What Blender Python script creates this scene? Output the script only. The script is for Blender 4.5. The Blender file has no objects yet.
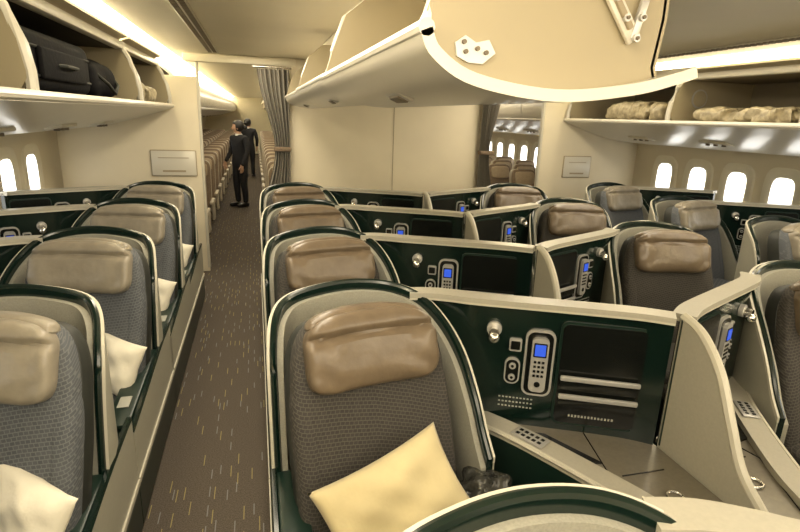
import bpy, bmesh, math, random
from mathutils import Vector, Matrix, Euler
random.seed(7)
sc = bpy.context.scene
COL = sc.collection
pi = math.pi

# ------------------------------------------------------------------ materials
def mat(name, col, rough=0.5, metal=0.0, emis=None, estr=0.0, noise=0.0, nscale=20, bump=0.0, spec=0.5, alpha=1.0, sheen=0, coat=0.0):
    m = bpy.data.materials.new(name); m.use_nodes = True
    nt = m.node_tree; b = nt.nodes["Principled BSDF"]
    b.inputs["Base Color"].default_value = (*col, 1)
    b.inputs["Roughness"].default_value = rough
    b.inputs["Metallic"].default_value = metal
    b.inputs["Specular IOR Level"].default_value = spec
    b.inputs["Coat Weight"].default_value = coat
    b.inputs["Coat Roughness"].default_value = .12
    if sheen: b.inputs["Sheen Weight"].default_value = sheen
    if alpha < 1: b.inputs["Alpha"].default_value = alpha
    if emis:
        b.inputs["Emission Color"].default_value = (*emis, 1)
        b.inputs["Emission Strength"].default_value = estr
    if noise or bump:
        tc = nt.nodes.new("ShaderNodeTexCoord")
        n = nt.nodes.new("ShaderNodeTexNoise"); n.inputs["Scale"].default_value = nscale
        n.inputs["Detail"].default_value = 4
        nt.links.new(tc.outputs["Object"], n.inputs["Vector"])
        if noise:
            r = nt.nodes.new("ShaderNodeValToRGB")
            r.color_ramp.elements[0].color = (*[c*(1-noise) for c in col], 1)
            r.color_ramp.elements[1].color = (*[min(1, c*(1+noise)) for c in col], 1)
            r.color_ramp.elements[0].position = .3; r.color_ramp.elements[1].position = .7
            nt.links.new(n.outputs["Fac"], r.inputs["Fac"])
            nt.links.new(r.outputs["Color"], b.inputs["Base Color"])
        if bump:
            bp = nt.nodes.new("ShaderNodeBump"); bp.inputs["Strength"].default_value = bump
            bp.inputs["Distance"].default_value = .01
            nt.links.new(n.outputs["Fac"], bp.inputs["Height"])
            nt.links.new(bp.outputs["Normal"], b.inputs["Normal"])
    return m

M = {}
M['wall'] = mat('cream_wall', (.72, .65, .49), .55, noise=.03, nscale=3)
M['ceil'] = mat('ceiling_panel', (.84, .78, .62), .5, noise=.02, nscale=2)
M['binw'] = mat('bin_white', (.66, .63, .54), .3, noise=.02, nscale=3, coat=.2)
M['binb'] = mat('bin_beige', (.38, .325, .21), .5, noise=.03, nscale=3)
M['bini'] = mat('bin_inside_shaded', (.035, .03, .022), .7, noise=.05, nscale=4, spec=.2)  # shade of the unlit left bins put into a near-black colour
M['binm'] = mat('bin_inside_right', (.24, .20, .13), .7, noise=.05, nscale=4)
M['shell'] = mat('shell_grey', (.39, .375, .30), .4, noise=.03, nscale=60, coat=.15)
M['liner'] = mat('shell_liner', (.32, .31, .255), .7, noise=.10, nscale=180, bump=.1)
M['green'] = mat('dark_green_gloss', (.004, .013, .0095), .2, noise=.1, nscale=5, coat=.4)
M['greens'] = mat('dark_green_satin', (.007, .021, .015), .32, noise=.1, nscale=5)
M['cream'] = mat('cream_trim', (.58, .55, .45), .35, noise=.02, nscale=5)
M['top'] = mat('ledge_top', (.42, .395, .32), .38, noise=.04, nscale=90, coat=.15)
M['table'] = mat('side_table', (.17, .15, .11), .3, noise=.08, nscale=60, coat=.2)
M['leather'] = mat('brown_leather', (.150, .113, .074), .33, noise=.15, nscale=14, bump=.4)
M['leather2'] = mat('taupe_leather', (.26, .23, .178), .33, noise=.14, nscale=14, bump=.4)
M['chrome'] = mat('brushed_metal', (.78, .76, .71), .25, 1.0, noise=.03)
M['silver'] = mat('silver_plastic', (.50, .49, .46), .3, .4, noise=.03)
M['black'] = mat('black_plastic', (.006, .007, .006), .22, noise=.1, coat=.3)
M['dark'] = mat('dark_base', (.02, .022, .018), .6, noise=.1)
M['screen'] = mat('handset_screen', (.02, .05, .3), .2, emis=(.05, .14, .9), estr=.5)
M['print'] = mat('label_print', (.36, .36, .31), .6)
M['pillow_y'] = mat('pillow_cream_yellow', (.57, .485, .28), .85, noise=.08, nscale=7, bump=.8, sheen=.2)
M['pillow_w'] = mat('pillow_white', (.80, .755, .62), .85, noise=.06, nscale=7, bump=.8, sheen=.2)
M['plastic'] = mat('wrapped_plastic', (.44, .38, .25), .2, noise=.30, nscale=22, bump=1)
M['plasticd'] = mat('dark_wrap', (.035, .035, .03), .15, noise=.6, nscale=30, bump=1)
M['bag'] = mat('black_luggage', (.005, .005, .006), .7, noise=.2, nscale=40, bump=.2, spec=.12)
M['curtain'] = mat('curtain_cloth', (.27, .25, .21), .85, noise=.1, nscale=60, bump=.2)
M['eco'] = mat('economy_fabric', (.18, .13, .085), .85, noise=.2, nscale=60)
M['ecoh'] = mat('economy_headcover', (.38, .30, .20), .75, noise=.08, nscale=30)
M['ecof'] = mat('economy_frame', (.42, .37, .28), .5, noise=.03)
M['pane'] = mat('window_daylight', (.9, .92, .9), .4, emis=(1, .98, .92), estr=3.0)
M['shade'] = mat('window_reveal', (.80, .75, .60), .5, noise=.02)
M['cove'] = mat('cove_lamp', (1, .95, .8), .4, emis=(1, .87, .58), estr=7.5)
M['vent'] = mat('vent_slot', (.16, .13, .09), .6)
M['seam'] = mat('panel_seam', (.36, .30, .20), .6)
M['cloth'] = mat('black_uniform', (.010, .010, .012), .8, noise=.2)
M['shirt'] = mat('white_shirt', (.7, .68, .62), .8)
M['skin'] = mat('skin', (.55, .33, .21), .55, noise=.04)
M['hair'] = mat('black_hair', (.01, .008, .007), .5, noise=.3, nscale=80)
M['shoe'] = mat('black_shoe', (.008, .008, .008), .3)

def fabric(name, base, line, scale):
    m = bpy.data.materials.new(name); m.use_nodes = True
    nt = m.node_tree; b = nt.nodes["Principled BSDF"]; L = nt.links
    b.inputs["Roughness"].default_value = .9
    tc = nt.nodes.new("ShaderNodeTexCoord")
    mp = nt.nodes.new("ShaderNodeMapping"); mp.inputs["Rotation"].default_value = (math.radians(72), 0, math.radians(-14))
    L.new(tc.outputs["Object"], mp.inputs["Vector"])
    br = nt.nodes.new("ShaderNodeTexBrick")
    br.inputs["Scale"].default_value = scale; br.inputs["Mortar Size"].default_value = .05
    br.inputs["Mortar Smooth"].default_value = .5
    br.inputs["Color1"].default_value = (*base, 1); br.inputs["Color2"].default_value = (*[c*.8 for c in base], 1)
    br.inputs["Mortar"].default_value = (*line, 1)
    br.inputs["Brick Width"].default_value = .5; br.inputs["Row Height"].default_value = .32
    L.new(mp.outputs["Vector"], br.inputs["Vector"])
    L.new(br.outputs["Color"], b.inputs["Base Color"])
    bp = nt.nodes.new("ShaderNodeBump"); bp.inputs["Strength"].default_value = .3; bp.inputs["Distance"].default_value = .003
    L.new(br.outputs["Fac"], bp.inputs["Height"]); L.new(bp.outputs["Normal"], b.inputs["Normal"])
    return m
M['fabric'] = fabric('seat_fabric', (.044, .040, .036), (.078, .071, .060), 30)
M['fabric2'] = fabric('seat_fabric_grey', (.085, .093, .105), (.135, .142, .147), 30)

def carpet():
    m = bpy.data.materials.new('aisle_carpet'); m.use_nodes = True
    nt = m.node_tree; b = nt.nodes["Principled BSDF"]; L = nt.links
    b.inputs["Roughness"].default_value = .95; b.inputs["Specular IOR Level"].default_value = .1
    tc = nt.nodes.new("ShaderNodeTexCoord"); sp = nt.nodes.new("ShaderNodeSeparateXYZ")
    L.new(tc.outputs["Object"], sp.inputs[0])
    def mth(op, a, c=None):
        n = nt.nodes.new("ShaderNodeMath"); n.operation = op
        for i, v in enumerate((a, c)):
            if v is None: continue
            if isinstance(v, (int, float)): n.inputs[i].default_value = v
            else: L.new(v, n.inputs[i])
        return n.outputs[0]
    def layer(w, l, prob, seed):
        cx = mth('DIVIDE', mth('ADD', sp.outputs[0], seed*.37+20), w); ix = mth('FLOOR', cx); fx = mth('FRACT', cx)
        wn = nt.nodes.new("ShaderNodeTexWhiteNoise"); wn.noise_dimensions = '1D'
        L.new(mth('ADD', ix, seed), wn.inputs["W"])
        cy = mth('ADD', mth('DIVIDE', mth('ADD', sp.outputs[1], 20), l), wn.outputs["Value"]); iy = mth('FLOOR', cy); fy = mth('FRACT', cy)
        w2 = nt.nodes.new("ShaderNodeTexWhiteNoise"); w2.noise_dimensions = '1D'
        L.new(mth('ADD', mth('MULTIPLY', ix, 13.37), mth('ADD', mth('MULTIPLY', iy, 7.913), seed)), w2.inputs["W"])
        on = mth('GREATER_THAN', w2.outputs["Value"], 1-prob)
        a = mth('LESS_THAN', fx, .12); c = mth('LESS_THAN', fy, .55)
        return mth('MULTIPLY', on, mth('MULTIPLY', a, c)), w2.outputs["Value"]
    f1, v1 = layer(.036, .17, .27, 3.1)
    f2, v2 = layer(.043, .14, .32, 11.7)
    nz = nt.nodes.new("ShaderNodeTexNoise"); nz.inputs["Scale"].default_value = 160
    L.new(tc.outputs["Object"], nz.inputs["Vector"])
    rp = nt.nodes.new("ShaderNodeValToRGB")
    rp.color_ramp.elements[0].position = .35; rp.color_ramp.elements[0].color = (.075, .062, .050, 1)
    rp.color_ramp.elements[1].position = .65; rp.color_ramp.elements[1].color = (.128, .108, .087, 1)
    L.new(nz.outputs["Fac"], rp.inputs["Fac"])
    mx = nt.nodes.new("ShaderNodeMixRGB"); mx.inputs[2].default_value = (.30, .25, .11, 1)
    L.new(f1, mx.inputs[0]); L.new(rp.outputs["Color"], mx.inputs[1])
    m2 = nt.nodes.new("ShaderNodeMixRGB"); m2.inputs[2].default_value = (.20, .20, .195, 1)
    L.new(f2, m2.inputs[0]); L.new(mx.outputs[0], m2.inputs[1])
    L.new(m2.outputs[0], b.inputs["Base Color"])
    return m
M['carpet'] = carpet()

# ------------------------------------------------------------------ builder
def catmull(P, n=6):
    out = []
    for i in range(len(P)-1):
        p0 = Vector(P[max(i-1, 0)]); p1 = Vector(P[i]); p2 = Vector(P[i+1]); p3 = Vector(P[min(i+2, len(P)-1)])
        for k in range(n):
            t = k/n
            out.append(.5*((2*p1)+(p2-p0)*t+(2*p0-5*p1+4*p2-p3)*t*t+(3*p1-p0-3*p2+p3)*t**3))
    out.append(Vector(P[-1]))
    return out

class B:
    def __init__(s): s.v = []; s.f = []; s.m = []; s.mats = []
    def mi(s, m):
        if m not in s.mats: s.mats.append(m)
        return s.mats.index(m)
    def add(s, verts, faces, m, T=None):
        o = len(s.v); k = s.mi(m)
        for v in verts:
            v = Vector(v)
            if T is not None: v = T @ v
            s.v.append(tuple(v))
        for f in faces: s.f.append([i+o for i in f]); s.m.append(k)
        return s
    def bm(s, bm, m, T=None):
        bm.verts.ensure_lookup_table()
        for i, v in enumerate(bm.verts): v.index = i
        s.add([v.co.copy() for v in bm.verts], [[v.index for v in f.verts] for f in bm.faces], m, T); bm.free(); return s
    def box(s, c, size, m, bev=.005, rot=None, seg=2, T=None):
        bm = bmesh.new(); bmesh.ops.create_cube(bm, size=1)
        for v in bm.verts: v.co = Vector((v.co.x*size[0], v.co.y*size[1], v.co.z*size[2]))
        if bev > 0:
            bmesh.ops.bevel(bm, geom=bm.edges[:], offset=min(bev, min(size)*.49), segments=seg, profile=.5, affect='EDGES')
        A = Matrix.Translation(c)
        if rot is not None: A = A @ (rot.to_matrix().to_4x4() if isinstance(rot, Euler) else rot)
        if T is not None: A = T @ A
        return s.bm(bm, m, A)
    def rrect(s, c, w, h, d, r, m, T=None, seg=6):
        P = []
        for (qx, qz, a0) in ((1, 1, 0), (-1, 1, 90), (-1, -1, 180), (1, -1, 270)):
            for k in range(seg+1):
                a = math.radians(a0+90*k/seg)
                P.append((c[0]+qx*(w/2-r)+r*math.cos(a), c[2]+qz*(h/2-r)+r*math.sin(a)))
        n = len(P); y0 = c[1]-d/2; y1 = c[1]+d/2
        V = [(p[0], y0, p[1]) for p in P]+[(p[0], y1, p[1]) for p in P]
        F = [list(range(n)), list(range(2*n-1, n-1, -1))]+[(i, i+n, (i+1) % n+n, (i+1) % n) for i in range(n)]
        return s.add(V, F, m, T)
    def ribbon(s, pts, th, m, off=0.0, T=None):
        n = len(pts); V = []; F = []
        for i, p in enumerate(pts):
            a = Vector(pts[max(i-1, 0)][:2]); b = Vector(pts[min(i+1, n-1)][:2]); d = (b-a)
            if d.length < 1e-6: d = Vector((1, 0))
            d.normalize(); nn = Vector((-d.y, d.x)); c = Vector(p[:2])+nn*off
            l = c+nn*th/2; r = c-nn*th/2
            V += [(l.x, l.y, p[2]), (l.x, l.y, p[3]), (r.x, r.y, p[3]), (r.x, r.y, p[2])]
        for i in range(n-1):
            a = i*4; b = a+4
            F += [(a, a+1, b+1, b), (a+1, a+2, b+2, b+1), (a+2, a+3, b+3, b+2), (a+3, a, b, b+3)]
        F += [(0, 3, 2, 1), (4*n-4, 4*n-3, 4*n-2, 4*n-1)]
        return s.add(V, F, m, T)
    def sweepy(s, prof, th, y0, y1, m):
        n = len(prof); V = []; F = []
        for y in (y0, y1):
            for i, p in enumerate(prof):
                a = Vector(prof[max(i-1, 0)]); b = Vector(prof[min(i+1, n-1)]); d = (b-a).normalized(); nn = Vector((-d.y, d.x))
                l = Vector(p)+nn*th/2; r = Vector(p)-nn*th/2
                V += [(l.x, y, l.y), (r.x, y, r.y)]
        N = 2*n
        for i in range(n-1):
            a = 2*i
            F += [(a, a+2, a+2+N, a+N), (a+1, a+1+N, a+3+N, a+3), (a, a+1, a+3, a+2), (a+N, a+2+N, a+3+N, a+1+N)]
        F += [(0, N, N+1, 1), (N-2, N-1, 2*N-1, 2*N-2)]
        return s.add(V, F, m)
    def prism_y(s, poly, y0, y1, m):
        n = len(poly)
        V = [(p[0], y0, p[1]) for p in poly]+[(p[0], y1, p[1]) for p in poly]
        F = [list(range(n)), list(range(2*n-1, n-1, -1))]+[(i, i+n, (i+1) % n+n, (i+1) % n) for i in range(n)]
        return s.add(V, F, m)
    def prism_z(s, poly, z0, z1, m, T=None):
        n = len(poly)
        V = [(p[0], p[1], z0) for p in poly]+[(p[0], p[1], z1) for p in poly]
        F = [list(range(n))[::-1], list(range(n, 2*n))]+[(i, (i+1) % n, (i+1) % n+n, i+n) for i in range(n)]
        return s.add(V, F, m, T)
    def prism_x(s, poly, x0, x1, m):
        n = len(poly)
        V = [(x0, p[0], p[1]) for p in poly]+[(x1, p[0], p[1]) for p in poly]
        F = [list(range(n)), list(range(2*n-1, n-1, -1))]+[(i, i+n, (i+1) % n+n, (i+1) % n) for i in range(n)]
        return s.add(V, F, m)
    def tube(s, pts, r, m, k=8, T=None):
        V = []; F = []; n = len(pts)
        for i, p in enumerate(pts):
            p = Vector(p); a = Vector(pts[max(i-1, 0)]); b = Vector(pts[min(i+1, n-1)]); d = (b-a).normalized()
            u = d.orthogonal() if abs(d.z) > .95 else d.cross(Vector((0, 0, 1)))
            u.normalize(); w = d.cross(u)
            rr = r[i] if isinstance(r, (list, tuple)) else r
            for j in range(k):
                t = 2*pi*j/k; V.append(p+u*math.cos(t)*rr+w*math.sin(t)*rr)
        for i in range(n-1):
            for j in range(k):
                F.append((i*k+j, i*k+(j+1) % k, (i+1)*k+(j+1) % k, (i+1)*k+j))
        F += [list(range(k))[::-1], list(range((n-1)*k, n*k))]
        return s.add(V, F, m, T)
    def sup(s, c, size, m, e1=.5, e2=.5, rot=None, nu=28, nv=16, T=None, fn=None):
        V = []; F = []
        def p(x, e): return math.copysign(abs(x)**e, x)
        for i in range(nv+1):
            a = -pi/2+pi*i/nv
            for j in range(nu):
                b = 2*pi*j/nu
                x = p(math.cos(a), e1)*p(math.cos(b), e2); y = p(math.cos(a), e1)*p(math.sin(b), e2); z = p(math.sin(a), e1)
                q = Vector((x*size[0]/2, y*size[1]/2, z*size[2]/2))
                if fn: q = fn(q)
                V.append(q)
        for i in range(nv):
            for j in range(nu):
                F.append((i*nu+j, i*nu+(j+1) % nu, (i+1)*nu+(j+1) % nu, (i+1)*nu+j))
        A = Matrix.Translation(c)
        if rot is not None: A = A @ (rot.to_matrix().to_4x4() if isinstance(rot, Euler) else rot)
        if T is not None: A = T @ A
        bm = bmesh.new(); vv = [bm.verts.new(v) for v in V]
        for f in F: bm.faces.new([vv[i] for i in f])
        bmesh.ops.remove_doubles(bm, verts=bm.verts[:], dist=1e-5)
        return s.bm(bm, m, A)
    def cyl(s, c, r, h, m, axis='z', k=20, T=None, r2=None):
        bm = bmesh.new(); bmesh.ops.create_cone(bm, cap_ends=True, segments=k, radius1=r, radius2=r if r2 is None else r2, depth=h)
        A = Matrix.Translation(c)
        if axis == 'y': A = A @ Matrix.Rotation(pi/2, 4, 'X')
        if axis == 'x': A = A @ Matrix.Rotation(pi/2, 4, 'Y')
        if T is not None: A = T @ A
        return s.bm(bm, m, A)
    def mesh(s, name, ang=35, recalc=True):
        me = bpy.data.meshes.new(name); me.from_pydata(s.v, [], s.f)
        for m in s.mats: me.materials.append(M[m])
        me.polygons.foreach_set('material_index', s.m)
        me.update()
        if recalc:
            bm = bmesh.new(); bm.from_mesh(me); bmesh.ops.recalc_face_normals(bm, faces=bm.faces[:]); bm.to_mesh(me); bm.free()
        me.polygons.foreach_set('use_smooth', [True]*len(me.polygons))
        me.set_sharp_from_angle(angle=math.radians(ang)); me.update()
        return me
    def obj(s, name, ang=35, parent=None):
        o = bpy.data.objects.new(name, s.mesh(name, ang)); COL.objects.link(o)
        if parent: o.parent = parent
        return o

def inst(name, me, loc=(0, 0, 0), mirror=False, rot=0):
    o = bpy.data.objects.new(name, me); COL.objects.link(o); o.location = loc; o.rotation_euler = (0, 0, rot)
    if mirror: o.scale = (-1, 1, 1)
    return o

# ------------------------------------------------------------------ constants
BC = 1.53           # cabin centre line
PY = 6.5            # class divider
YB, YE = -2.0, 26.0
CZ = 2.46           # ceiling height
RC = [2.0, 3.1, 4.2, 5.27]
RW = [1.02, 2.12, 3.22, 4.29, 5.36]

# ------------------------------------------------------------------ business seat suite
def suite(window, hs=1.0, sx0=.325):
    b = B()
    FAB = 'fabric2' if window else 'fabric'; LEA = 'leather2' if window else 'leather'
    W = 1.44 if window else 1.51
    hood = [(.036, -.24, .54), (.032, -.19, .82), (.032, -.13, 1.0), (.05, -.04, 1.105), (.11, .04, 1.15), (.24, .08, 1.175), (.38, .09, 1.185),
            (.52, .065, 1.175), (.63, .0, 1.14), (.70, -.10, 1.07), (.745, -.21, .97), (.77, -.31, .84), (.785, -.38, .72), (.795, -.44, .64)]
    hood = [(.032+(x-.032)*hs, y, z, 0) for x, y, z in hood]
    hp = catmull(hood, 6)
    b.ribbon([(p[0], p[1], .06, p[2]) for p in hp], .030, 'green')
    b.ribbon([(p[0], p[1], .20, p[2]-.03) for p in hp], .022, 'liner', off=-.026)
    b.ribbon([(p[0], p[1], .20, p[2]-.020) for p in hp], .006, 'shell', off=.018)
    b.ribbon([(p[0], p[1], p[2]-.020, p[2]+.006) for p in hp], .011, 'cream', off=.017)
    b.tube([(p[0], p[1], p[2]) for p in hp], .0135, 'green', 8)
    # aisle-side panel (low)
    ap = catmull([(.018, -.98, .50), (.018, -.6, .53), (.018, -.27, .56), (.018, .0, .57), (.018, .11, .57)], 4)
    b.ribbon([(p.x, p.y, .26, p.z) for p in ap], .022, 'shell')
    b.ribbon([(p.x-.004, p.y, .245, .27) for p in ap], .028, 'cream')
    b.ribbon([(p.x-.001, p.y, .03, .245) for p in ap], .020, 'greens')
    b.tube([(p.x, p.y, p.z) for p in ap], .014, 'green', 6)
    # armrest pod
    b.box((.078, -.60, .28), (.10, .72, .44), 'greens', .02)
    b.box((.080, -.60, .535), (.105, .72, .025), 'greens', .012, rot=Euler((math.radians(3), 0, 0)))
    b.box((.080, -.78, .5415), (.05, .09, .004), 'print', .001, rot=Euler((math.radians(3), 0, 0)))
    # seat
    a = math.radians(11)
    S = Matrix.Translation((sx0, -.085, 0)) @ Matrix.Rotation(a, 4, 'Z')
    LB = S @ Matrix.Translation((0, -.33, .43)) @ Matrix.Rotation(math.radians(-18), 4, 'X')
    def bend(q):
        q = q.copy(); q.y -= .5*(q.x**2)
        if q.z > 0: q.x *= 1-.10*(q.z/.4)**2
        return q
    b.sup((0, 0.0, .36), (.59, .15, .80), FAB, .35, .45, T=LB, fn=bend, nu=36, nv=22)
    b.sup((0, .05, .36), (.60, .12, .80), 'dark', .35, .35, T=LB, fn=bend)
    for sx_ in (-1, 1):
        b.sup((sx_*.258, -.05, .26), (.085, .10, .56), FAB, .5, .7, T=LB)
    def hb(q):
        q = q.copy(); q.y -= .7*(q.x**2)
        q.z -= .35*q.x*q.x
        q.y += .022*math.exp(-((q.z-.055)/.014)**2)
        q.y += .004*math.sin(q.x*60)*math.exp(-((abs(q.x)-.18)/.05)**2)
        q.y += .003*math.sin(q.x*34+q.z*60)
        return q
    b.sup((0, -.065, .640), (.49, .14, .27), LEA, .5, .5, T=LB, fn=hb, nu=48, nv=44)
    b.sup((0, -.035, .748), (.45, .12, .09), LEA, .8, .5, T=LB, fn=hb, nu=36, nv=12)
    b.sup((.02, -.55, .42), (.56, .60, .16), FAB, .45, .35, T=S)
    b.sup((.04, -.84, .39), (.50, .22, .13), FAB, .6, .35, T=S)
    b.box((.02, -.52, .20), (.52, .62, .36), 'dark', .03, T=S)
    b.box((.05, -.10, .28), (.50, .26, .5), 'dark', .03, T=S)
    # console wall
    P0 = Vector((.85, -.10)); Tn = Vector((.904, -.427))
    L = (W-.85)/.904
    x0c = .60 if hs < 1.05 else .68
    cp = catmull([(x0c, .035, 1.14), (max(.69, x0c+.04), .005, 1.145), (.77, -.045, 1.148), (.85, -.10, 1.15), (1.1, -.218, 1.15), (1.3, -.3125, 1.15), (1.42, -.375, 1.15), (W, -.10-.427*L-.03, 1.15)], 5)
    b.ribbon([(p.x, p.y, .06, p.z) for p in cp], .03, 'green')
    b.ribbon([(p.x, p.y, p.z-.006, p.z+.014) for p in cp], .085, 'top')
    b.ribbon([(p.x, p.y, p.z-.016, p.z-.004) for p in cp], .078, 'cream')
    ang = math.atan2(Tn.y, Tn.x)
    Wm = Matrix.Translation((P0.x, P0.y, 0)) @ Matrix.Rotation(ang, 4, 'Z')
    fy = -.016
    b.cyl((.075, fy-.012, 1.04), .030, .02, 'silver', 'y', T=Wm)
    b.cyl((.075, fy-.035, 1.035), .020, .04, 'chrome', 'y', T=Wm)
    b.sup((.075, fy-.05, 1.015), (.045, .045, .045), 'chrome', 1, 1, T=Wm)
    b.rrect((.165, fy-.004, .975), .05, .055, .012, .008, 'silver', T=Wm)
    b.rrect((.165, fy-.012, .975), .036, .036, .006, .004, 'black', T=Wm)
    b.rrect((.160, fy-.004, .86), .062, .115, .014, .028, 'silver', T=Wm)
    b.rrect((.160, fy-.011, .86), .050, .10, .004, .022, 'black', T=Wm)
    for zz in (.835, .885):
        b.cyl((.160, fy-.016, zz), .014, .006, 'silver', 'y', T=Wm)
        b.cyl((.160, fy-.019, zz), .006, .004, 'black', 'y', T=Wm)
    b.rrect((.262, fy-.004, .905), .118, .29, .014, .035, 'silver', T=Wm)
    b.rrect((.262, fy-.012, .905), .100, .27, .004, .028, 'black', T=Wm)
    b.rrect((.262, fy-.020, .905), .066, .235, .022, .020, 'silver', T=Wm)
    b.rrect((.262, fy-.032, .972), .052, .060, .004, .004, 'black', T=Wm)
    b.rrect((.262, fy-.034, .972), .042, .048, .004, .002, 'screen', T=Wm)
    for r in range(4):
        for c in range(3):
            b.box((.262+(c-1)*.016, fy-.032, .92-r*.020), (.010, .004, .010), 'black', 0, T=Wm)
    b.cyl((.262, fy-.032, .822), .012, .004, 'black', 'y', T=Wm)
    for r in range(3):
        for c in range(10):
            b.box((.12+c*.0145, fy-.001, .735-r*.020), (.008, .002, .006), 'print', 0, T=Wm)
    x0, x1 = .345, min(.66, L-.03); cx = (x0+x1)/2; w = x1-x0
    b.rrect((cx, fy-.002, .87), w+.02, .45, .010, .03, 'greens', T=Wm)
    b.rrect((cx, fy-.006, .87), w, .43, .010, .025, 'black', T=Wm)
    for z in (.865, .785):
        b.box((cx, fy-.034, z), (w-.01, .016, .022), 'silver', .006, T=Wm)
        b.box((cx, fy-.018, z-.03), (w-.015, .022, .045), 'black', .002, T=Wm)
    for c in range(14):
        b.box((x0+.06+c*.013, fy-.012, .690), (.007, .002, .010), 'print', 0, T=Wm)
    # side table
    tp = [(.80, -.10), (.85, -.10), (W, -.10-.427*L), (W, -.97), (1.28, -.97), (1.19, -.73), (1.0, -.40), (.83, -.16)]
    b.prism_z(tp, .06, .595, 'greens'); b.prism_z(tp, .595, .612, 'table')
    sp = catmull([(.80, -.10, .66), (.86, -.16, .655), (1.0, -.36, .65), (1.20, -.73, .64), (1.29, -.97, .64)], 6)
    b.ribbon([(p.x, p.y, .06, p.z-.02) for p in sp], .035, 'greens', off=-.03)
    b.ribbon([(p.x, p.y, p.z-.03, p.z) for p in sp], .10, 'top')
    b.tube([(p.x-.043, p.y-.022, p.z-.006) for p in sp], .010, 'cream', 6)
    Tc = Matrix.Translation((1.0, -.36, .652)) @ Matrix.Rotation(math.radians(-61), 4, 'Z')
    b.box((0, 0, .002), (.14, .07, .008), 'silver', .012, T=Tc)
    for i in range(5):
        for j in range(2):
            b.box((-.048+i*.024, -.014+j*.028, .007), (.015, .015, .004), 'black', .003, T=Tc)
    b.prism_z([(.98, -.24), (1.10, -.30), (1.22, -.52), (1.12, -.50)], .612, .620, 'black')
    b.tube([(1.27, -.32, .613), (1.20, -.62, .613), (1.33, -.9, .613)], .003, 'black', 4)
    b.box((1.34, -.60, .614), (.18, .004, .003), 'black', 0)
    xr = min(1.36, W-.06)
    pts = [(xr+.028*math.cos(t*pi/8), -.74+.028*math.sin(t*pi/8), .617) for t in range(17)]
    b.tube(pts, .005, 'chrome', 6)
    b.prism_z([(.10, .06), (.62, .03), (.80, .1), (.3, .14)], .05, .60, 'dark')
    return b
me_c = suite(False).mesh('business_class_seat_centre')
me_cr = suite(False, 1.12, .44).mesh('business_class_seat_centre_right')
me_w = suite(True, .97, .28).mesh('business_class_seat_window')
for r in RC:
    inst('business_class_seat', me_c, (0, r, 0))
    inst('business_class_seat', me_cr, (2*BC, r, 0), True)
inst('business_class_seat', me_c, (.08, .64, 0)).scale = (1, 1, 1.008)
inst('business_class_seat', me_cr, (2*BC, .64, 0), True)
for r in RW:
    inst('business_class_seat', me_w, (-.55, r, 0), True)
    inst('business_class_seat', me_w, (3.58, r, 0))

def fin():
    b = B()
    c = catmull([(-.46, 1.165), (-.56, 1.13), (-.66, 1.03), (-.74, .88), (-.82, .74), (-.95, .64)], 6)
    poly = [(-.46, .06)]+[(p.x, p.y) for p in c]+[(-.95, .06)]
    b.prism_x(poly, -.014, .014, 'top')
    b.tube([(0, p.x, p.y) for p in c], .018, 'cream', 8)
    b.tube([(-.0, -.47, .62), (0, -.47, 1.165)], .016, 'greens', 8)
    return b.mesh('fin')
fm = fin()
for r in RC+[.64]: inst('privacy_divider', fm, (BC, r, 0))

# ------------------------------------------------------------------ pillows
def pillow_mesh(m, seed):
    rnd = random.Random(seed); ph = [rnd.uniform(0, 6) for _ in range(6)]
    b = B(); n = 30; V = []; F = []
    for sgn in (1, -1):
        for i in range(n+1):
            for j in range(n+1):
                u = -1+2*i/n; v = -1+2*j/n
                h = ((1-abs(u)**2.6)*(1-abs(v)**2.6))**.5
                x = u*.24*(1-.08*(1-abs(v)**2)*abs(u)**3)
                y = v*.17*(1-.10*(1-abs(u)**2)*abs(v)**3)
                z = sgn*.065*h*(1+.12*math.sin(4*u+ph[0]+2*v)+.10*math.sin(7*v+ph[1]-3*u)+.05*math.sin(11*u+9*v+ph[2]))
                V.append((x, y, z))
    N = (n+1)**2
    for k in range(2):
        for i in range(n):
            for j in range(n):
                a = k*N+i*(n+1)+j; F.append((a, a+1, a+n+2, a+n+1))
    b.add(V, F, m)
    bm = bmesh.new(); me = b.mesh('pillow_tmp', 80, False); bm.from_mesh(me)
    bmesh.ops.remove_doubles(bm, verts=bm.verts[:], dist=1e-4); bmesh.ops.recalc_face_normals(bm, faces=bm.faces[:]); bm.to_mesh(me); bm.free()
    me.polygons.foreach_set('use_smooth', [True]*len(me.polygons))
    return me
py = pillow_mesh('pillow_y', 1); pw = pillow_mesh('pillow_w', 2)
def pillow(me, loc, rot):
    o = inst('pillow', me, loc); o.rotation_euler = [math.radians(x) for x in rot]; return o
pillow(py, (.40, 1.40, .64), (50, -16, 14))
for r in RW:
    pillow(pw, (-.75, r-.50, .62), (64, 6, -40)).scale = (.82, .82, .9)
b = B()
def crumple(q):
    q = q.copy(); k = 1+.16*math.sin(60*q.x+3*math.sin(40*q.z))+.12*math.sin(75*q.y+50*q.z); return q*k
b.sup((0, 0, 0), (.20, .16, .12), 'plasticd', .8, .8, fn=crumple, nu=40, nv=24)
o = b.obj('wrapped_headphones', 20); o.location = (.74, 1.50, .56)

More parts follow.
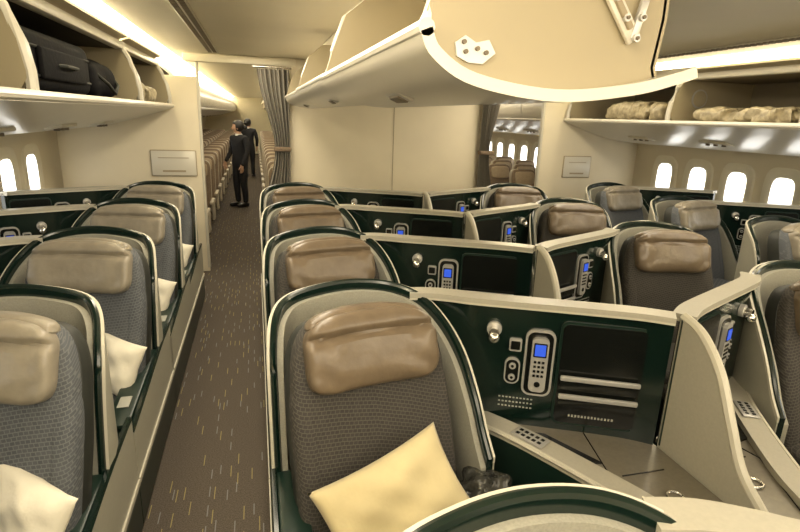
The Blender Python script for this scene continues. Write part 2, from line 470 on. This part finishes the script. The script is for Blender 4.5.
# ------------------------------------------------------------------ room shell
b = B(); b.box((BC, (YB+YE)/2, -.03), (7.6, YE-YB, .06), 'carpet', 0); b.obj('floor')
def sx(x, side): return x if side < 0 else 2*BC-x
def wallprof(side):
    p = catmull([(-2.06, 0), (-2.10, .45), (-2.13, .95), (-2.125, 1.35), (-2.06, 1.66), (-1.98, 1.85), (-1.94, 2.55)], 6)
    return [(sx(q.x, side), q.y) for q in p]
for side, nm in ((-1, 'left'), (1, 'right')):
    b = B(); b.sweepy(wallprof(side), .03, YB, YE, 'wall')
    b.obj('wall_'+nm)
b = B()
cp = catmull([(-1.9, CZ+.03), (-1.35, CZ+.03), (-1.0, CZ+.03), (-.85, CZ+.01), (-.4, CZ), (.1, CZ), (.45, CZ), (1.53, CZ)], 4)
full = [(p.x, p.y) for p in cp]+[(2*BC-p.x, p.y) for p in reversed(cp[:-1])]
b.sweepy(full, .03, YB, YE, 'ceil'); b.obj('ceiling')
b = B(); b.box((BC, YB, 1.2), (7.4, .06, 2.6), 'wall', 0); b.obj('wall_front')
b = B(); b.box((BC, YE, 1.2), (7.4, .06, 2.6), 'wall', 0); b.obj('wall_rear')
b = B(); b.box((-1.30, PY, 1.1), (1.44, .05, 2.2), 'wall', .012)
b.box((-.59, PY-.002, 1.2), (.03, .062, 2.3), 'cream', .008); b.obj('partition_left')
b = B(); b.box((1.55, PY, CZ/2-.01), (2.45, .05, CZ-.02), 'wall', .012)
b.box((1.62, PY-.027, 1.2), (.008, .004, 2.3), 'seam', 0)
b.obj('partition_centre')
b = B(); b.box((4.36, PY, 1.1), (1.50, .05, 2.2), 'wall', .012)
b.box((3.62, PY-.002, 1.2), (.03, .062, 2.3), 'cream', .008); b.obj('partition_right')
b = B()
b.box((-.13, PY, 2.395), (1.2, .07, .09), 'ceil', .02); b.box((3.2, PY, 2.395), (1.2, .07, .09), 'ceil', .02)
b.obj('trim_header')
for x, w, z in ((-.89, .48, 1.27), (4.18, .42, 1.28)):
    b = B(); b.box((x, PY-.035, z), (w, .02, .29), 'seam', .012); b.box((x, PY-.042, z), (w-.02, .02, .27), 'binw', .008)
    b.box((x, PY-.053, z+.06), (w-.16, .004, .008), 'seam', 0)
    b.box((x, PY-.053, z-.085), (w*.5, .004, .02), 'seam', 0)
    b.obj('partition_sign')  # white framed sign plate on the partition
def curtain(x0, x1, dirn):
    V = []; F = []; n = 90; m = 26
    for i in range(m+1):
        z = .05+2.26*i/m
        tie = math.exp(-((z-1.45)/.55)**2)
        wd = 1-.52*tie
        for j in range(n+1):
            s = j/n
            x = (x0+(x1-x0)*s) if dirn > 0 else (x1-(x1-x0)*s)
            anchor = x1 if dirn > 0 else x0
            x = anchor+(x-anchor)*wd
            yy = PY-.11+.032*math.sin(s*2*pi*7)+.012*math.sin(s*31+z*2)
            V.append((x, yy, z))
    for i in range(m):
        for j in range(n):
            a = i*(n+1)+j; F.append((a, a+1, a+n+2, a+n+1))
    b = B(); b.add(V, F, 'curtain')
    b.tube([(x0-.03, PY-.1, 2.33), (x1+.03, PY-.1, 2.33)], .012, 'chrome')
    ax = x1 if dirn > 0 else x0
    b.box((ax-(.09 if dirn > 0 else -.09), PY-.11, 1.45), (.19, .10, .05), 'eco', .01)
    return b.obj('curtain', 60)
curtain(.02, .38, 1); curtain(2.72, 3.0, -1)

def win_mesh():
    b = B(); n = 40; V = []; F = []
    def ring(w, h, x, e=.55):
        o = []
        for k in range(n):
            t = 2*pi*k/n; c = math.cos(t); s = math.sin(t)
            o.append((x, math.copysign(abs(c)**e, c)*w/2, math.copysign(abs(s)**e, s)*h/2))
        return o
    rs = [ring(.46, .62, 0), ring(.43, .59, .018), ring(.34, .49, .022), ring(.27, .41, .006), ring(.25, .38, .002)]
    for r in rs: V += r
    for i in range(len(rs)-1):
        for k in range(n): F.append((i*n+k, i*n+(k+1) % n, (i+1)*n+(k+1) % n, (i+1)*n+k))
    b.add(V, F, 'shade')
    r = ring(.255, .385, .005); b.add(r, [list(range(n))], 'pane')
    return b.mesh('window', 40)
wm = win_mesh(); k = 1
y = .35
while y < 15:
    if abs(y-PY) > .3:
        for side in (-1, 1):
            o = inst('window_%d' % k, wm, (sx(-2.105, side), y, 1.19)); k += 1
            if side > 0: o.scale = (-1, 1, 1)
    y += .56

# ------------------------------------------------------------------ overhead bins (outboard)
def outboard(side, y0, y1, divs, closed, name):
    b = B(); X = lambda x: sx(x, side)
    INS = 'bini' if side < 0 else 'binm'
    und = [(X(p.x), p.y) for p in catmull([(-2.03, 1.62), (-1.6, 1.66), (-1.2, 1.76), (-.95, 1.84), (-.86, 1.87)], 5)]
    b.sweepy(und, .02, y0, y1, 'binw')
    b.tube([(X(-.86), y0, 1.885), (X(-.86), y1, 1.885)], .022, 'binw', 10)
    for yy in [y0+.6+1.1*i for i in range(int((y1-y0)/1.1))]:
        b.box((X(-1.35), yy, 1.705), (.12, .34, .03), 'cream', .01, rot=Euler((0, math.radians(-13 if side < 0 else 13), 0)))
        for d in (-.1, 0, .1): b.cyl((X(-1.35), yy+d, 1.69), .02, .03, 'vent')
    if not closed:
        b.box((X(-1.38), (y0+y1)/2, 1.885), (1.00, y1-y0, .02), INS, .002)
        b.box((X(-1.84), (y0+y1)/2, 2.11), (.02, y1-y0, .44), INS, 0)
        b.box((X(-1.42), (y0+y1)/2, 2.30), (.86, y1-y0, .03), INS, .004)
        b.box((X(-1.0), (y0+y1)/2, 2.312), (.07, y1-y0, .06), 'binw', .015)
        dp = [(X(p.x), p.y) for p in catmull([(-1.0, 2.345), (-.98, 2.365), (-.93, 2.38)], 4)]
        ys = [y0]+divs+[y1]
        for a, c in zip(ys[:-1], ys[1:]):
            b.sweepy(dp, .02, a+.03, c-.03, 'binb')
        for yy in divs+[y0+.02, y1-.02]:
            poly = [(X(p[0]), p[1]) for p in [(-1.84, 1.89), (-.93, 1.89), (-.885, 1.96), (-.90, 2.08), (-.95, 2.22), (-1.0, 2.30), (-1.84, 2.30)]]
            b.prism_y(poly, yy-.02, yy+.02, 'binb')
            e = [(X(p[0]), yy, p[1]) for p in [(-.88, 1.90), (-.88, 1.98), (-.895, 2.08), (-.945, 2.22), (-.99, 2.30)]]
            b.tube(e, .024, 'binw', 8)
    else:
        cp = [(X(p.x), p.y) for p in catmull([(-.86, 1.89), (-.80, 1.98), (-.80, 2.10), (-.88, 2.23), (-1.02, 2.34), (-1.1, 2.37)], 5)]
        yy = y0
        while yy < y1-.2:
            b.sweepy(cp, .03, yy+.008, min(yy+1.0, y1)-.008, 'binw')
            b.box((X(-.80), yy+.5, 1.99), (.03, .14, .04), 'silver', .01)
            yy += 1.0
        b.sweepy([(X(-.9), 1.9), (X(-1.1), 2.36)], .02, y0, y1, 'seam')
    return b.obj(name)
outboard(-1, .55, PY-.06, [2.62, 4.85], False, 'overhead_bin')
outboard(1, .55, PY-.06, [1.7, 3.22, 4.62], False, 'overhead_bin')
outboard(-1, PY+.06, YE-.05, [], True, 'overhead_bin')
outboard(1, PY+.06, YE-.05, [], True, 'overhead_bin')
for side in (-1, 1):
    b = B(); b.box((sx(-1.02, side), (YB+YE)/2, 2.462), (.34, YE-YB-.3, .012), 'cove', .002)
    b.box((sx(-1.16, side), (YB+YE)/2, 2.415), (.012, YE-YB-.3, .08), 'cove', .002); b.obj('cove_lamp')
b = B()
for side in (-1, 1):
    b.box((sx(-.40, side), 2.9, CZ-.022), (.11, 6.8, .012), 'cream', .003)
    y = -.4
    while y < 6.2:
        for dx in (-.025, .025): b.box((sx(-.40+dx, side), y, CZ-.030), (.034, .028, .006), 'vent', 0)
        y += .05
b.obj('ceiling_air_vent')

# centre housing
b = B()
hs = [(.60, 2.44), (.62, 2.37), (.72, 2.35), (1.0, 2.345), (1.3, 2.345), (1.45, 2.355), (1.52, 2.38), (1.56, 2.44)]
b.prism_y(hs, -1.0, PY-.03, 'ceil'); b.obj('centre_bin_housing')
b = B()
hs = [(.36, 2.44), (.30, 2.25), (.34, 2.05), (.50, 1.92), (1.0, 1.88), (2.06, 1.88), (2.56, 1.92), (2.72, 2.05), (2.76, 2.25), (2.70, 2.44)]
b.prism_y(hs, PY+.06, YE-.05, 'binw')
for i in range(19):
    for q in (.31, 2.75): b.box((q, PY+.1+i, 2.2), (.02, .012, .45), 'seam', 0)
b.obj('centre_overhead_bin')

def bucket(y0, y1, dx=0, dz=0, hinge=True):
    b = B()
    Q = lambda L: [(x+dx, z+dz) for x, z in L]
    prof = catmull(Q([(.285, 1.995), (.305, 1.958), (.38, 1.918), (.54, 1.898), (.70, 1.915), (.80, 1.94), (.845, 1.955)]), 6)
    prof = [(p.x, p.y) for p in prof]
    b.sweepy(prof, .022, y0-.03, y1, 'binw')
    b.tube([(.285+dx, y0-.03, 1.998+dz), (.285+dx, y1, 1.998+dz)], .015, 'binw', 10)
    ip = [(x, z+.008) for x, z in prof[0:-8]]+Q([(.765, 1.96), (.775, 2.05), (.77, 2.22), (.74, 2.31)])
    b.sweepy([(p[0], p[1]) for p in ip[-5:]], .012, y0, y1, 'binb')
    cap = ip+Q([(.62, 2.33), (.47, 2.32), (.37, 2.24), (.315, 2.1)])
    b.prism_y(cap, y0, y0+.025, 'binb'); b.prism_y(cap, y1-.03, y1-.005, 'binb')
    e = [(x, y0+.005, z) for x, z in Q([(.29, 2.0), (.318, 2.1), (.37, 2.24), (.47, 2.32)])]
    b.tube(e, .014, 'binw', 8)
    if hinge:
        hp = Q([(.35, 1.958), (.372, 1.948), (.40, 1.947), (.424, 1.966), (.410, 1.988), (.385, 1.982), (.365, 1.993), (.346, 1.980)])
        b.prism_y(hp, y0-.006, y0, 'silver')
        for x, z in Q(((.366, 1.966), (.405, 1.966), (.388, 1.972), (.362, 1.982))):
            b.cyl((x, y0-.008, z), .0040, .006, 'vent', 'y')
        def strut(p, q, w, m='silver', yo=.010):
            d = Vector((q[0]-p[0], q[1]-p[1])); L = d.length
            b.box(((p[0]+q[0])/2+dx, y0-yo, (p[1]+q[1])/2+dz), (L, .010, w), m, .003, rot=Euler((0, -math.atan2(d.y, d.x), 0)))
        strut((.60, 2.14), (.705, 2.005), .030, 'binw'); strut((.60, 2.14), (.69, 2.024), .012, 'seam', .017)
        strut((.70, 2.005), (.722, 2.10), .016, 'silver', .012)
        for x, z in Q(((.702, 2.008), (.676, 2.042), (.65, 2.075), (.71, 2.045))):
            b.cyl((x, y0-.020, z), .007, .008, 'silver', 'y'); b.cyl((x, y0-.025, z), .0035, .004, 'vent', 'y')
    b.box((.39+dx, y0+.55, 1.905+dz), (.055, .15, .014), 'silver', .01, rot=Euler((0, math.radians(24), 0)))
    b.box((.39+dx, y0+.55, 1.899+dz), (.035, .11, .014), 'vent', .008, rot=Euler((0, math.radians(24), 0)))
    return b.obj('open_overhead_bin')
bucket(.96, 2.36); bucket(2.55, 4.25, .03, .02, False); bucket(4.45, 6.2, .05, .02, False)

# ------------------------------------------------------------------ luggage
b = B()
b.box((0, 0, .15), (.52, 1.10, .29), 'bag', .06, seg=4)
for z in (.08, .21): b.tube([(.262, -.50, z), (.264, 0, z), (.262, .50, z)], .007, 'dark', 6)
b.box((.27, 0, .14), (.03, .7, .15), 'bag', .02, seg=3)
b.tube([(.28, -.12, .14), (.31, -.09, .14), (.315, 0, .14), (.31, .09, .14), (.28, .12, .14)], .010, 'dark', 8)
for y in (-.50, .50):
    b.cyl((.20, y, .02), .022, .03, 'dark', 'x')
o = b.obj('suitcase'); o.location = (-1.24, 3.36, 1.902)
b = B()
def soft(q):
    q = q.copy(); k = 1+.05*math.sin(14*q.y+9*q.z)+.04*math.sin(22*q.x+11*q.y); q = q*k; q.z = max(q.z, -.125); return q
b.sup((0, 0, .125), (.46, .66, .27), 'bag', .6, .5, fn=soft, nu=40, nv=24)
b.tube([(.20, -.22, .17), (.26, -.14, .10), (.27, 0, .04), (.26, .14, .10), (.20, .22, .17)], .011, 'dark', 8)
o = b.obj('duffel_bag', 50); o.location = (-1.22, 4.36, 1.90)
def lump(seed, s):
    r = random.Random(seed); a = [r.uniform(20, 45) for _ in range(4)]; p = [r.uniform(0, 6) for _ in range(4)]
    def fn(q):
        k = 1+.10*math.sin(a[0]*q.x+p[0]+2*math.sin(a[1]*q.y))+.08*math.sin(a[2]*q.z+a[3]*q.y+p[1]); return Vector((q.x*k, q.y*k, max(q.z*k, -s[2]*.42)))
    b = B(); b.sup((0, 0, s[2]*.42), s, 'plastic', .7, .6, fn=fn, nu=44, nv=24); return b.mesh('wrapped_blanket', 25)
for i, (x, y, s) in enumerate([(4.22, 5.45, (.4, .75, .22)), (4.15, 4.92, (.3, .3, .2)), (4.14, 4.15, (.34, .42, .14)), (4.12, 3.62, (.36, .5, .14)), (-1.12, 5.25, (.36, .45, .2)), (-1.08, 5.8, (.3, .5, .16)), (4.2, 2.7, (.4, .5, .14))]):
    inst('wrapped_blanket', lump(i+3, s), (x, y, 1.900))
b = B(); b.cyl((0, 0, 0), .09, .008, 'silver', 'y', 32); b.cyl((0, -.005, 0), .075, .006, 'binb', 'y', 32); o = b.obj('bin_divider_emblem'); o.location = (4.25, 4.59, 2.12)

# ------------------------------------------------------------------ economy seats
def eco(n, w):
    b = B()
    for i in range(n):
        x = (i+.5)*w
        T = Matrix.Translation((x, 0, .43)) @ Matrix.Rotation(math.radians(-14), 4, 'X')
        b.sup((0, 0, .36), (w*.86, .11, .76), 'eco', .3, .4, T=T, nu=20, nv=12)
        b.sup((0, -.045, .60), (w*.70, .07, .20), 'ecoh', .4, .4, T=T, nu=20, nv=10)
        b.sup((0, .03, .36), (w*.88, .10, .78), 'ecof', .25, .3, T=T, nu=20, nv=12)
        b.sup((x, -.28, .42), (w*.88, .48, .13), 'eco', .4, .35, nu=20, nv=10)
    for i in range(n+1):
        b.box((i*w, -.22, .62), (.05, .42, .045), 'ecof', .015)
        b.box((i*w, -.10, .48), (.04, .16, .28), 'ecof', .015)
    b.box((n*w/2, -.25, .33), (n*w*.92, .40, .05), 'dark', .01)
    for x in (w*.5, n*w-w*.5):
        b.box((x, -.08, .16), (.05, .05, .33), 'dark', .01); b.box((x, -.40, .16), (.05, .05, .33), 'dark', .01)
    return b.mesh('economy_seat_row')
e3 = eco(3, .46); e5 = eco(5, .58)
for i in range(18):
    y = 7.25+.86*i
    if y > 24: break
    inst('economy_seat_row', e3, (-.62-.46*3, y, 0)); inst('economy_seat_row', e3, (3.66, y, 0)); inst('economy_seat_row', e5, (.10, y, 0))

# ------------------------------------------------------------------ people
def skin_mesh(name, verts, edges, m, parent, sub=2):
    me = bpy.data.meshes.new(name); bm = bmesh.new(); ly = bm.verts.layers.skin.verify()
    vs = []
    for i, (co, r) in enumerate(verts):
        v = bm.verts.new(co); v[ly].radius = r if isinstance(r, tuple) else (r, r); v[ly].use_root = (i == 0); vs.append(v)
    for a, c in edges: bm.edges.new((vs[a], vs[c]))
    bm.to_mesh(me); bm.free(); me.materials.append(M[m])
    o = bpy.data.objects.new(name, me); COL.objects.link(o)
    o.modifiers.new('skin', 'SKIN').use_smooth_shade = True
    s = o.modifiers.new('sub', 'SUBSURF'); s.levels = sub; s.render_levels = sub
    o.parent = parent; return o
def person(loc, rot, h, turn=0, name='flight_attendant', armf=.10):
    e = bpy.data.objects.new(name, None); COL.objects.link(e); e.location = loc; e.rotation_euler = (0, 0, rot); k = h/1.70; e.scale = (k*1.08, k*1.08, k)
    V = [((0, 0, .93), (.16, .115)), ((0, 0, 1.08), (.145, .11)), ((0, -.01, 1.25), (.17, .12)), ((0, 0, 1.38), (.14, .095)), ((0, 0, 1.45), (.055, .055)),
         ((.17, 0, 1.38), .066), ((.215, .01, 1.24), .056), ((.235, -.01, 1.10), .048), ((.22, -armf, .90), .038), ((.215, -armf-.02, .86), .034),
         ((-.17, 0, 1.38), .066), ((-.215, .01, 1.24), .056), ((-.235, -.01, 1.10), .048), ((-.20, -armf-.05, .94), .038), ((-.19, -armf-.08, .91), .034),
         ((.085, 0, .82), .10), ((.09, -.01, .50), .072), ((.095, .02, .25), .06), ((.095, .02, .07), .05),
         ((-.085, 0, .82), .10), ((-.09, -.03, .50), .072), ((-.095, -.01, .25), .06), ((-.095, 0, .07), .05)]
    E = [(0, 1), (1, 2), (2, 3), (3, 4), (3, 5), (5, 6), (6, 7), (7, 8), (8, 9), (3, 10), (10, 11), (11, 12), (12, 13), (13, 14), (0, 15), (15, 16), (16, 17), (17, 18), (0, 19), (19, 20), (20, 21), (21, 22)]
    skin_mesh('uniform', V, E, 'cloth', e)
    b = B()
    for x, y in ((.095, 0), (-.095, -.02)): b.sup((x, y-.045, .04), (.095, .27, .085), 'shoe', .7, .7)
    b.obj('shoes', 50, e)
    b = B(); b.tube([(0, 0, 1.40), (0, -.005, 1.46), (0, -.015, 1.52)], [.062, .052, .05], 'skin', 12)
    b.tube([(0, 0, 1.43), (0, -.002, 1.465)], [.068, .06], 'shirt', 12)
    b.obj('neck', 60, e)
    hd = bpy.data.objects.new('head', None); COL.objects.link(hd); hd.parent = e; hd.location = (0, -.02, 1.585); hd.rotation_euler = (0, 0, turn)
    b = B()
    def hf(q):
        q = q.copy()
        if q.z < 0: t = -q.z/.115; q.x *= 1-.32*t*t; q.y = q.y*(1-.15*t)-.012*t
        return q
    b.sup((0, 0, 0), (.155, .19, .235), 'skin', .95, .95, fn=hf)
    b.sup((0, -.10, -.02), (.028, .04, .05), 'skin', 1, 1, nu=12, nv=8)
    b.sup((0, -.088, -.062), (.05, .015, .014), 'leather', 1, 1, nu=12, nv=8)
    for x in (-.032, .032):
        b.sup((x, -.084, .005), (.028, .012, .014), 'black', 1, 1, nu=12, nv=8)
        b.sup((x, -.088, .025), (.036, .01, .007), 'hair', 1, 1, nu=12, nv=8)
        b.sup((x*2.45, .01, -.01), (.016, .035, .06), 'skin', 1, 1, nu=12, nv=8)
    b.obj('face', 60, hd)
    b = B()
    def hr(q):
        q = q.copy()
        if q.y < -.03 and q.z < .04: q.y = -.03+(q.y+.03)*.15
        return q
    b.sup((0, .012, .026), (.182, .225, .235), 'hair', .95, .95, fn=hr)
    b.sup((0, .135, .0), (.09, .08, .09), 'hair', 1, 1)
    b.obj('hair', 60, hd)
    for (hx, hy, hz), s in (((.215, -armf-.02, .86), 1), ((-.19, -armf-.08, .91), -1)):
        HV = [((0, 0, .01), (.02, .028)), ((0, -.01, -.045), (.014, .036)), ((0, -.015, -.075), (.012, .038))]; HE = [(0, 1), (1, 2)]
        for i, (fy, ln) in enumerate(((-.042, .070), (-.022, .08), (0, .074), (.02, .058))):
            n = len(HV); HV += [((0, fy, -.085), .0085), ((-s*.008, fy-.002, -.085-ln*.5), .008), ((-s*.022, fy-.004, -.085-ln), .0065)]; HE += [(2, n), (n, n+1), (n+1, n+2)]
        n = len(HV); HV += [((-s*.01, -.045, -.035), .010), ((-s*.015, -.065, -.065), .009), ((-s*.018, -.072, -.09), .0075)]; HE += [(0, n), (n, n+1), (n+1, n+2)]
        o = skin_mesh('hand', HV, HE, 'skin', e, 1); o.location = (hx, hy, hz)
    return e
person((-.32, 11.2, 0), math.radians(-50), 1.66, turn=math.radians(-50))
person((-.21, 16.5, 0), math.radians(170), 1.64, turn=math.radians(-20), name='cabin_crew_member')

# ------------------------------------------------------------------ lights
def area(loc, sx_, sy_, e, col=(1, .87, .66), rot=(0, 0, 0), nm='ceiling_and_fill_light'):
    l = bpy.data.lights.new(nm, 'AREA'); l.shape = 'RECTANGLE'; l.size = sx_; l.size_y = sy_; l.energy = e; l.color = col
    o = bpy.data.objects.new(nm, l); COL.objects.link(o); o.location = loc; o.rotation_euler = rot; return o
area((.0, 2.2, CZ-.03), .35, 8.0, 78)
area((3.06, 2.2, CZ-.03), .35, 8.0, 78)
area((-.1, 15.5, CZ-.03), .35, 16, 90)
area((3.15, 15.5, CZ-.03), .35, 16, 80)
# cove uplights washing across the ceiling from above the bins
area((-1.10, 2.4, 2.375), .03, 7.8, 14, col=(1, .85, .58), rot=(0, math.radians(-97), 0), nm='cove_uplight')
area((sx(-1.10, 1), 2.4, 2.375), .03, 7.8, 14, col=(1, .85, .58), rot=(0, math.radians(97), 0), nm='cove_uplight')
area((BC, -1.0, 2.1), 3.0, 1.2, 48, rot=(math.radians(40), 0, 0))  # forward-tilted fill lamp added behind the camera, hanging below the ceiling
w = bpy.data.worlds.new('world'); sc.world = w; w.use_nodes = True
w.node_tree.nodes['Background'].inputs[0].default_value = (1, .88, .65, 1); w.node_tree.nodes['Background'].inputs[1].default_value = .3

# ------------------------------------------------------------------ camera
th, p, rho = math.radians(15.2), math.radians(15.6), math.radians(2.0)
F = Vector((math.sin(th)*math.cos(p), math.cos(th)*math.cos(p), -math.sin(p)))
R = Vector((math.cos(th), -math.sin(th), 0)); U = Vector((math.sin(th)*math.sin(p), math.cos(th)*math.sin(p), math.cos(p)))
Xc = R*math.cos(rho)+U*math.sin(rho); Yc = U*math.cos(rho)-R*math.sin(rho)
mw = Matrix((( Xc.x, Yc.x, -F.x, 0), (Xc.y, Yc.y, -F.y, 0), (Xc.z, Yc.z, -F.z, 1.85), (0, 0, 0, 1)))
cam = bpy.data.cameras.new('camera'); co = bpy.data.objects.new('camera', cam); COL.objects.link(co); co.matrix_world = mw
cam.sensor_width = 36; cam.lens = 24; cam.clip_start = .02; sc.camera = co
sc.view_settings.view_transform = 'Standard'; sc.view_settings.exposure = 0.35
